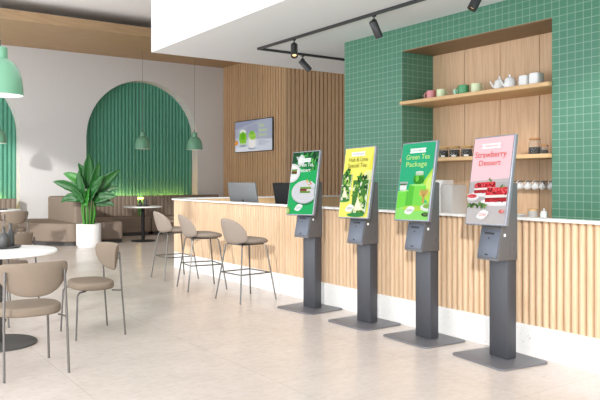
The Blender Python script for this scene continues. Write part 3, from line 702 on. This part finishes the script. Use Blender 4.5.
# ------------------------------------------------------------------ pendants and track lights
def pendant(loc, top, label):
    r = thing('pendant_lamp', loc, 0, label, 'pendant lamp', 'green bell pendant lamps')
    s_ = [(.0, .42), (.056, .42), (.064, .412), (.066, .318), (.095, .302), (.132, .268), (.162, .215), (.182, .145), (.192, .06), (.196, 0)]
    MB().lathe(s_, M['mint'], 48).build('lamp_shade', r, smooth=35)
    MB().lathe([(.193, 0), (.186, .05), (.174, .128), (.154, .197), (.124, .258), (.0, .30)], M['mintin'], 48).build('shade_lining', r, smooth=35)
    MB().lathe([(0, .13), (.035, .15), (.045, .19), (.02, .25), (0, .27)], M['wceram'], 20).build('bulb', r, smooth=60)
    MB().tube([(0, 0, .41), (0, 0, .48)], .012, M['steel'], 8).tube([(0, 0, .47), (0, 0, top - loc[2])], .004, M['cord'], 6).build('cord', r)
    return r
pendant((1.25, 6.38, 2.19), CZ, 'largest green bell pendant in view, cropped at the left edge, nearest the viewer')
pendant((6.61, 16.48, 2.24), 4.75, 'green bell pendant hanging in front of the right arch')
pendant((7.43, 15.18, 2.19), 4.75, 'green bell pendant hanging beside the right edge of the right arch')
pendant((3.18, 16.48, 2.28), 4.75, 'green bell pendant in front of the left arch, cut by the frame')
tk = thing('lighting_track', (5.54, 9.08, SZ), 0, 'black L-shaped lighting track fixed under the white soffit', 'light track')
MB().box((-.02, -10, -.035), (.02, .02, 0), M['track'], .003).build('track_rail', tk)
MB().box((.021, -.02, -.035), (3.2, .02, 0), M['track'], .003).build('track_rail', tk)
def spot(loc, aim, label):
    r = thing('track_spotlight', loc, 0, label, 'spotlight', 'black track spotlights')
    MB().box((-.012, -.03, -.02), (.012, .03, 0), M['track'], .003).build('track_adapter', r)
    MB().tube([(0, 0, -.01), (0, 0, -.055)], .008, M['track'], 8).tube([(-.02, 0, -.05), (.02, 0, -.05), (.034, 0, -.07), (.034, 0, -.11)], .006, M['track'], 6).tube([(-.02, 0, -.05), (-.034, 0, -.07), (-.034, 0, -.11)], .006, M['track'], 6).build('bracket', r)
    d = Vector(aim).normalized(); q = d.to_track_quat('Z', 'Y').to_matrix().to_4x4(); T = Matrix.Translation(Vector((0, 0, -.115)) - d * .03) @ q
    h = MB().lathe([(0, -.02), (.045, -.02), (.05, -.014), (.05, .20), (.046, .20), (.044, .165), (0, .165)], M['track'], 28, T).build('lamp_head', r, smooth=40)
    MB().lathe([(0, .168), (.022, .168), (.03, .176), (0, .178)], M['lens'], 16, T).build('bulb', h)
    return r
z_ = SZ - .035
spot((5.54, 8.10, z_), (-.35, -.55, -1.1), 'black track spotlight facing the viewer with its lamp glowing')
spot((6.38, 9.08, z_), (.62, -.45, -.85), 'black track spotlight on the far rail, tilted down to the right')
spot((5.54, 6.36, z_), (.72, .1, -1.05), 'black track spotlight above the left edge of the tiled wall')
spot((5.54, 4.72, z_), (-.4, .25, -.9), 'black track spotlight at the top edge above the niche')

# ------------------------------------------------------------------ screen on the slatted wall
tv = thing('wall_display', (WX - .047, 16.0, 2.22), -PI / 2, 'wall-mounted screen on the slatted wall showing two green drinks', 'screen')
MB().box((-1.0, -.04, 0), (1.0, 0, .88), M['tvb'], .006).build('display_frame', tv)
a = Art(1.95, .84); a.rect(0, 0, 1, 1, 'aeb3c6'); a.poly([(0, 1), (0, .75), (.45, .9), (.7, 1)], '9ba1b8'); a.poly([(.2, 0.5), (.65, .62), (.6, .9), (.3, .8)], 'a4a9be'); a.rect(0, 0, 1, .36, 'd5dae6'); a.poly([(0, .36), (0, .46), (1, .36)], 'c3c8d8'); a.poly([(0, 0), (.7, 0), (.3, .16), (0, .12)], 'e4e8f0')
a.poly([(.13, .66), (.31, .66), (.33, .42), (.30, .2), (.16, .2), (.11, .42)], '8ccc3a'); a.rect(.15, .19, .30, .28, 'c4dcae'); a.ell(.22, .66, .09, .07, 'eef4e6'); a.ell(.22, .52, .07, .14, '6cb923')
a.ell(.47, .09, .1, .04, 'a3a9bd'); a.ell(.22, .19, .1, .04, 'a3a9bd'); a.poly([(.38, .5), (.58, .5), (.57, .18), (.53, .1), (.43, .1), (.39, .18)], 'f6f2ee'); a.ell(.48, .52, .1, .1, 'a5d65c'); a.ell(.47, .6, .06, .06, '7fc23c'); a.ell(.5, .44, .09, .07, '9bd055')
a.ell(.02, .3, .07, .08, 'e0862c'); a.poly([(0, .34), (.08, .3), (0, .26)], 'f5b65a')
for i, t in enumerate(('The', 'Green', 'Story')): a.text(t, (.73, .765, .76)[i], .76 - .15 * i, (.14, .22, .2)[i], .11, 'c9e27e')
for i, (t, w) in enumerate((('FRESH & COOL', .2), ('GREEN TEA AND LIME', .26), ('EVERY DAY', .18))): a.text(t, .66 + w / 2, .30 - .055 * i, w, .03, '5a6070')
o = a.build('screen_image', tv); o.location = (0, -.0405, .44)

# ------------------------------------------------------------------ monitors on the staff desk, backs to the room
def monitor(loc, rz, w, h, mt, label, logo):
    r = thing('desktop_monitor', loc, rz, label, 'monitor')
    MB().prism(rrect(-.12, -.10, .12, .12, .02), 0, .012, mt, bev=.003).build('stand_base', r)
    MB().box((-.04, -.02, .012), (.04, 0, .24), mt, .004).build('stand_neck', r)
    T = Matrix.Translation((0, .012, .09)) @ Matrix.Rotation(PI / 2 - .17, 4, 'X')
    p = MB().prism(rrect(-w / 2, 0, w / 2, h, .014), -.012, .012, mt, T, bev=.005).build('display_panel', r)
    MB().prism(rrect(-w / 2 + .012, .012, w / 2 - .012, h - .012, .008), .0121, .0135, M['slot'], T).build('display_glass', p)
    if logo: MB().prism(ell(0, h * .42, .026, .026, 18), -.0135, -.0121, M['laplogo'], T).build('panel_mark', p)
    return r
DZ = .86
monitor((5.11, 8.72, DZ), -PI / 2 + PI, .80, .47, M['silver'], 'silver desktop monitor seen from behind above the counter ledge', True)
monitor((5.11, 7.46, DZ), -PI / 2 + PI, .78, .47, M['black'], 'black desktop monitor seen from behind, beside the first kiosk', False)

# ------------------------------------------------------------------ niche shelving and things on it
def shelf(z, label):
    o = MB().box((6.35, NY0 + .006, z - .045), (NX - .002, NY1 - .006, z), M['shelf'], .003).build('wall_shelf'); return tag(o, label, 'shelf', 'oak shelves in the niche')
shelf(2.505, 'upper oak shelf across the tiled niche, carrying mugs and teapots'); shelf(1.735, 'lower oak shelf across the tiled niche, carrying glass jars')
bc = thing('back_counter', (6.7, 5.6, 0), 0, 'low white counter inside the niche behind the bar', 'counter')
MB().box((-.29, NY0 - 5.6 + .006, NZ0 - .035), (.28, NY1 - 5.6 - .006, NZ0), M['counter'], .003).build('worktop', bc)
UZ, LZ, BZ = 2.505, 1.735, .95
def mug(loc, r, h, mt, ang, label, tilt=None, group='mugs on the upper shelf'):
    o = thing('mug', loc, ang, label, 'mug', group)
    MB().lathe([(0, 0), (r * .96, 0), (r, .006), (r, h), (r - .004, h + .001), (r - .006, h - .002), (r - .007, .01), (0, .008)], mt, 28).build('cup_body', o, smooth=40)
    P = [(r - .004 + .034 * math.sin(PI * i / 10), 0, h * .5 + h * .3 * math.cos(PI * i / 10)) for i in range(11)]
    MB().tube(P, .0065, mt, 8).build('handle', o); return o
AL = math.atan2(.571, -.8206)  # handle pointing to image left
AR = math.atan2(-.571, .8206)
mug((6.62, 6.45, UZ), .062, .13, M['pink'], AL, 'pink mug at the left end of the upper shelf, handle to the left')
mug((6.62, 6.27, UZ), .060, .13, M['pale'], AR, 'pale green mug right beside the pink mug')
mug((6.72, 6.09, UZ), .050, .115, M['mintm'], AR, 'small mint mug half hidden behind the dark green mug')
mug((6.60, 5.87, UZ), .068, .137, M['green'], AL, 'dark green mug with its handle to the left')
mug((6.60, 5.67, UZ), .064, .135, M['pale'], AR, 'pale yellow-green mug between the dark green mug and the teapots')
def teapot(loc, ang, label):
    o = thing('teapot', loc, ang, label, 'teapot', 'white teapots')
    MB().lathe([(0, 0), (.06, 0), (.068, .01), (.066, .07), (.055, .115), (.048, .12), (0, .12)], M['wceram'], 32, Matrix.Diagonal((1, 1, 1.16, 1))).build('pot_body', o, smooth=50)
    MB().lathe([(0, .12), (.047, .12), (.04, .128), (.012, .135), (.01, .155), (.013, .165), (0, .17)], M['wceram'], 24, Matrix.Translation((0, 0, .0192))).build('lid', o, smooth=50)
    MB().tube([(-.05, 0, .04), (-.085, 0, .075), (-.115, 0, .125)], [.016, .011, .008], M['wceram'], 10).build('spout', o)
    P = [(.062 + .045 * math.sin(PI * i / 12), 0, .07 + .035 * math.cos(PI * i / 12)) for i in range(13)]
    MB().tube(P, .0075, M['wceram'], 8).build('handle', o); return o
teapot((6.64, 5.345, UZ), AR, 'white teapot with its spout to the left, left of the pair'); teapot((6.60, 5.165, UZ), AR, 'white teapot with its ring handle showing, right of the pair')
def canister(loc, w, h, label):
    o = thing('canister', loc, 0, label, 'canister', 'white canisters on the upper shelf')
    MB().prism(rrect(-w / 2, -w / 2, w / 2, w / 2, .028), 0, h, M['wceram'], bev=.004).build('jar_body', o, smooth=40)
    MB().prism(rrect(-w / 2 + .004, -w / 2 + .004, w / 2 - .004, w / 2 - .004, .026), h, h + .012, M['wceram'], bev=.003).build('lid', o, smooth=40)
    MB().lathe([(0, h + .012), (.012, h + .012), (.016, h + .028), (0, h + .034)], M['brass'], 14).build('knob', o, smooth=50); return o
canister((6.62, 4.965, UZ), .12, .135, 'white canister with brass knob, beside the teapots'); canister((6.60, 4.80, UZ), .13, .14, 'white canister with brass knob at the right end of the upper shelf')
def jar(loc, r, h, fill, fh, lidm, label, lidh=.025, group='glass jars with wicker lids', neck=.92, paper=False):
    o = thing('storage_jar', loc, 0, label, 'jar', group)
    MB().lathe([(0, 0), (r * .96, 0), (r, .008), (r, h * .72), (r * neck, h * .86), (r * neck, h), (r * neck - .004, h), (r * neck - .004, h * .87), (r - .004, h * .72), (r - .004, .008), (0, .006)], M['glass'], 28).build('glass_body', o, smooth=40)
    c = MB().lathe([(0, .008), (r - .007, .008), (r - .007, fh * .97), (r * .8, fh), (0, fh + .003)], fill, 24).build('contents', o, smooth=40)
    MB().lathe([(0, h), (r * neck + .004, h + .001), (r * neck + .006, h + lidh * .5), (r * neck + .002, h + lidh), (0, h + lidh + .003)], lidm, 28).build('lid', o, smooth=40)
    if paper:
        b = MB(); n = 12
        for i in range(n):
            a0 = math.radians(190 + 45 * i / n); a1 = math.radians(190 + 45 * (i + 1) / n); rr = r + .001
            b.add([(rr * math.cos(a0), rr * math.sin(a0), .012), (rr * math.cos(a1), rr * math.sin(a1), .012), (rr * math.cos(a1), rr * math.sin(a1), .035), (rr * math.cos(a0), rr * math.sin(a0), .035)], [[0, 1, 2, 3]], M['paper'])
        b.build('paper_label', o)
    return o
jar((6.62, 6.225, LZ), .062, .12, M['tea'], .10, M['clothy'], 'glass tea jar with wicker lid beside the green tea screen', paper=True)
jar((6.62, 6.04, LZ), .070, .12, M['tea'], .10, M['clothy'], 'glass tea jar with wicker lid, middle of the three in plain view', paper=True)
jar((6.62, 5.835, LZ), .072, .12, M['tea'], .10, M['clothy'], 'glass tea jar with wicker lid, rightmost of the three in plain view', paper=True)
jar((6.62, 5.64, LZ), .070, .12, M['tea'], .10, M['clothy'], 'glass tea jar mostly hidden behind the top corner of the pink screen', paper=True)
jar((6.62, 4.835, LZ), .072, .17, M['coffee'], .088, M['cork'], 'tall glass jar of dark coffee beans with cork lid', .022, 'cork-lidded jars', .8)
jar((6.58, 4.685, LZ), .046, .092, M['sugar'], .05, M['cork'], 'small glass jar of white sugar with cork lid', .018, 'cork-lidded jars', .85)
# rail with hanging cups
rl = MB().tube([(6.86, NY0 + .005, 1.435), (6.86, 5.45, 1.435)], .006, M['chrome'], 8)
for yy in (4.55, 5.3): rl.tube([(6.86, yy, 1.435), (6.988, yy, 1.435)], .005, M['chrome'], 6)
tag(rl.build('cup_rail'), 'thin metal rail under the lower shelf with cups hanging from it', 'rail')
cup = thing('hanging_cup', (0, 0, 0), 0, '', 'cup', 'white cups hanging on the rail')
Tm = Matrix.Translation((0, -.01, -.062)) @ Matrix.Rotation(math.radians(58), 4, 'X')
MB().lathe([(0, -.035), (.022, -.035), (.028, -.03), (.042, .0), (.046, .04), (.043, .04), (.038, .0), (.024, -.028), (0, -.03)], M['wceram'], 24, Tm).build('cup_body', cup, smooth=40)
MB().tube([(0, .022, -.035), (0, .02, -.005), (0, .0, .008), (0, -.018, -.002), (0, -.022, -.022)], .004, M['wceram'], 8).build('handle', cup)
labs = ['white cup hanging on the rail, half hidden behind the pink kiosk', 'white hanging cup, second from the pink kiosk', 'white hanging cup in the middle of the rail', 'white hanging cup, second from the tiled edge', 'white hanging cup, last but for the one cut by the tiled edge', 'white hanging cup half cut off by the tiled edge of the niche']
for i, yy in enumerate((5.27, 5.155, 5.05, 4.945, 4.835, 4.735, 4.62)[:6]):
    c = cup if i == 0 else copy_tree(cup); c.location = (6.86, yy - .03, 1.435); c.rotation_euler = (0, 0, .25); c['label'] = labs[i]
# appliances and small things on the niche counter
g = thing('coffee_machine', (6.62, 6.06, BZ), 0, 'light grey boxy appliance on the niche counter between two kiosks', 'appliance')
MB().box((-.13, -.10, 0), (.14, .09, .44), M['gmach'], .006).build('casing', g); MB().box((-.134, -.096, .075), (-.1305, .086, .079), M['kmetal']).build('seam', g)
g = thing('coffee_grinder', (6.62, 6.255, BZ), 0, 'tall white appliance left of the grey one, beside the green tea screen', 'appliance')
MB().prism([(-.12, 0), (.14, 0), (.14, .50), (-.05, .50), (-.12, .40)], -.07, .07, M['white'], Matrix(((1, 0, 0, 0), (0, 0, -1, 0), (0, 1, 0, 0), (0, 0, 0, 1))), bev=.005).build('casing', g)
MB().box((-.124, -.03, .20), (-.12, .03, .3), M['gmach'], .001).build('control_panel', g)
g = thing('sugar_pot', (6.6, 4.70, BZ), 0, 'white lidded sugar pot on the niche counter by the tiled edge', 'pot')
MB().lathe([(0, 0), (.038, 0), (.044, .03), (.044, .12), (.03, .155), (0, .16)], M['wceram'], 28).build('pot_body', g, smooth=50); MB().lathe([(0, .16), (.01, .16), (.013, .18), (0, .185)], M['wceram'], 14).build('knob', g, smooth=50)
g = thing('lidded_dish', (6.6, 4.845, BZ), 0, 'grey dish with wooden lid left of the white sugar pot', 'dish')
MB().lathe([(0, 0), (.05, 0), (.055, .02), (.055, .15), (0, .15)], M['gmach'], 28).build('dish_body', g, smooth=40); MB().lathe([(0, .15), (.057, .15), (.057, .172), (0, .175)], M['shelf'], 28).build('lid', g, smooth=40)
for i, (yy, lab) in enumerate(((5.25, 'white plate stack on the niche counter beside the pink kiosk'), (5.02, 'white plate stack on the niche counter, left of the grey dish'))):
    b = MB()
    for k in range(9): b.lathe([(0, k * .012), (.05, k * .012), (.085, k * .012 + .008), (.085, k * .012 + .011), (.05, k * .012 + .005), (0, k * .012 + .005)], M['wceram'], 28)
    o = b.build('plate_stack', smooth=40, weld=False); o.location = (6.6, yy, BZ); tag(o, lab, 'plates', 'plate stacks')
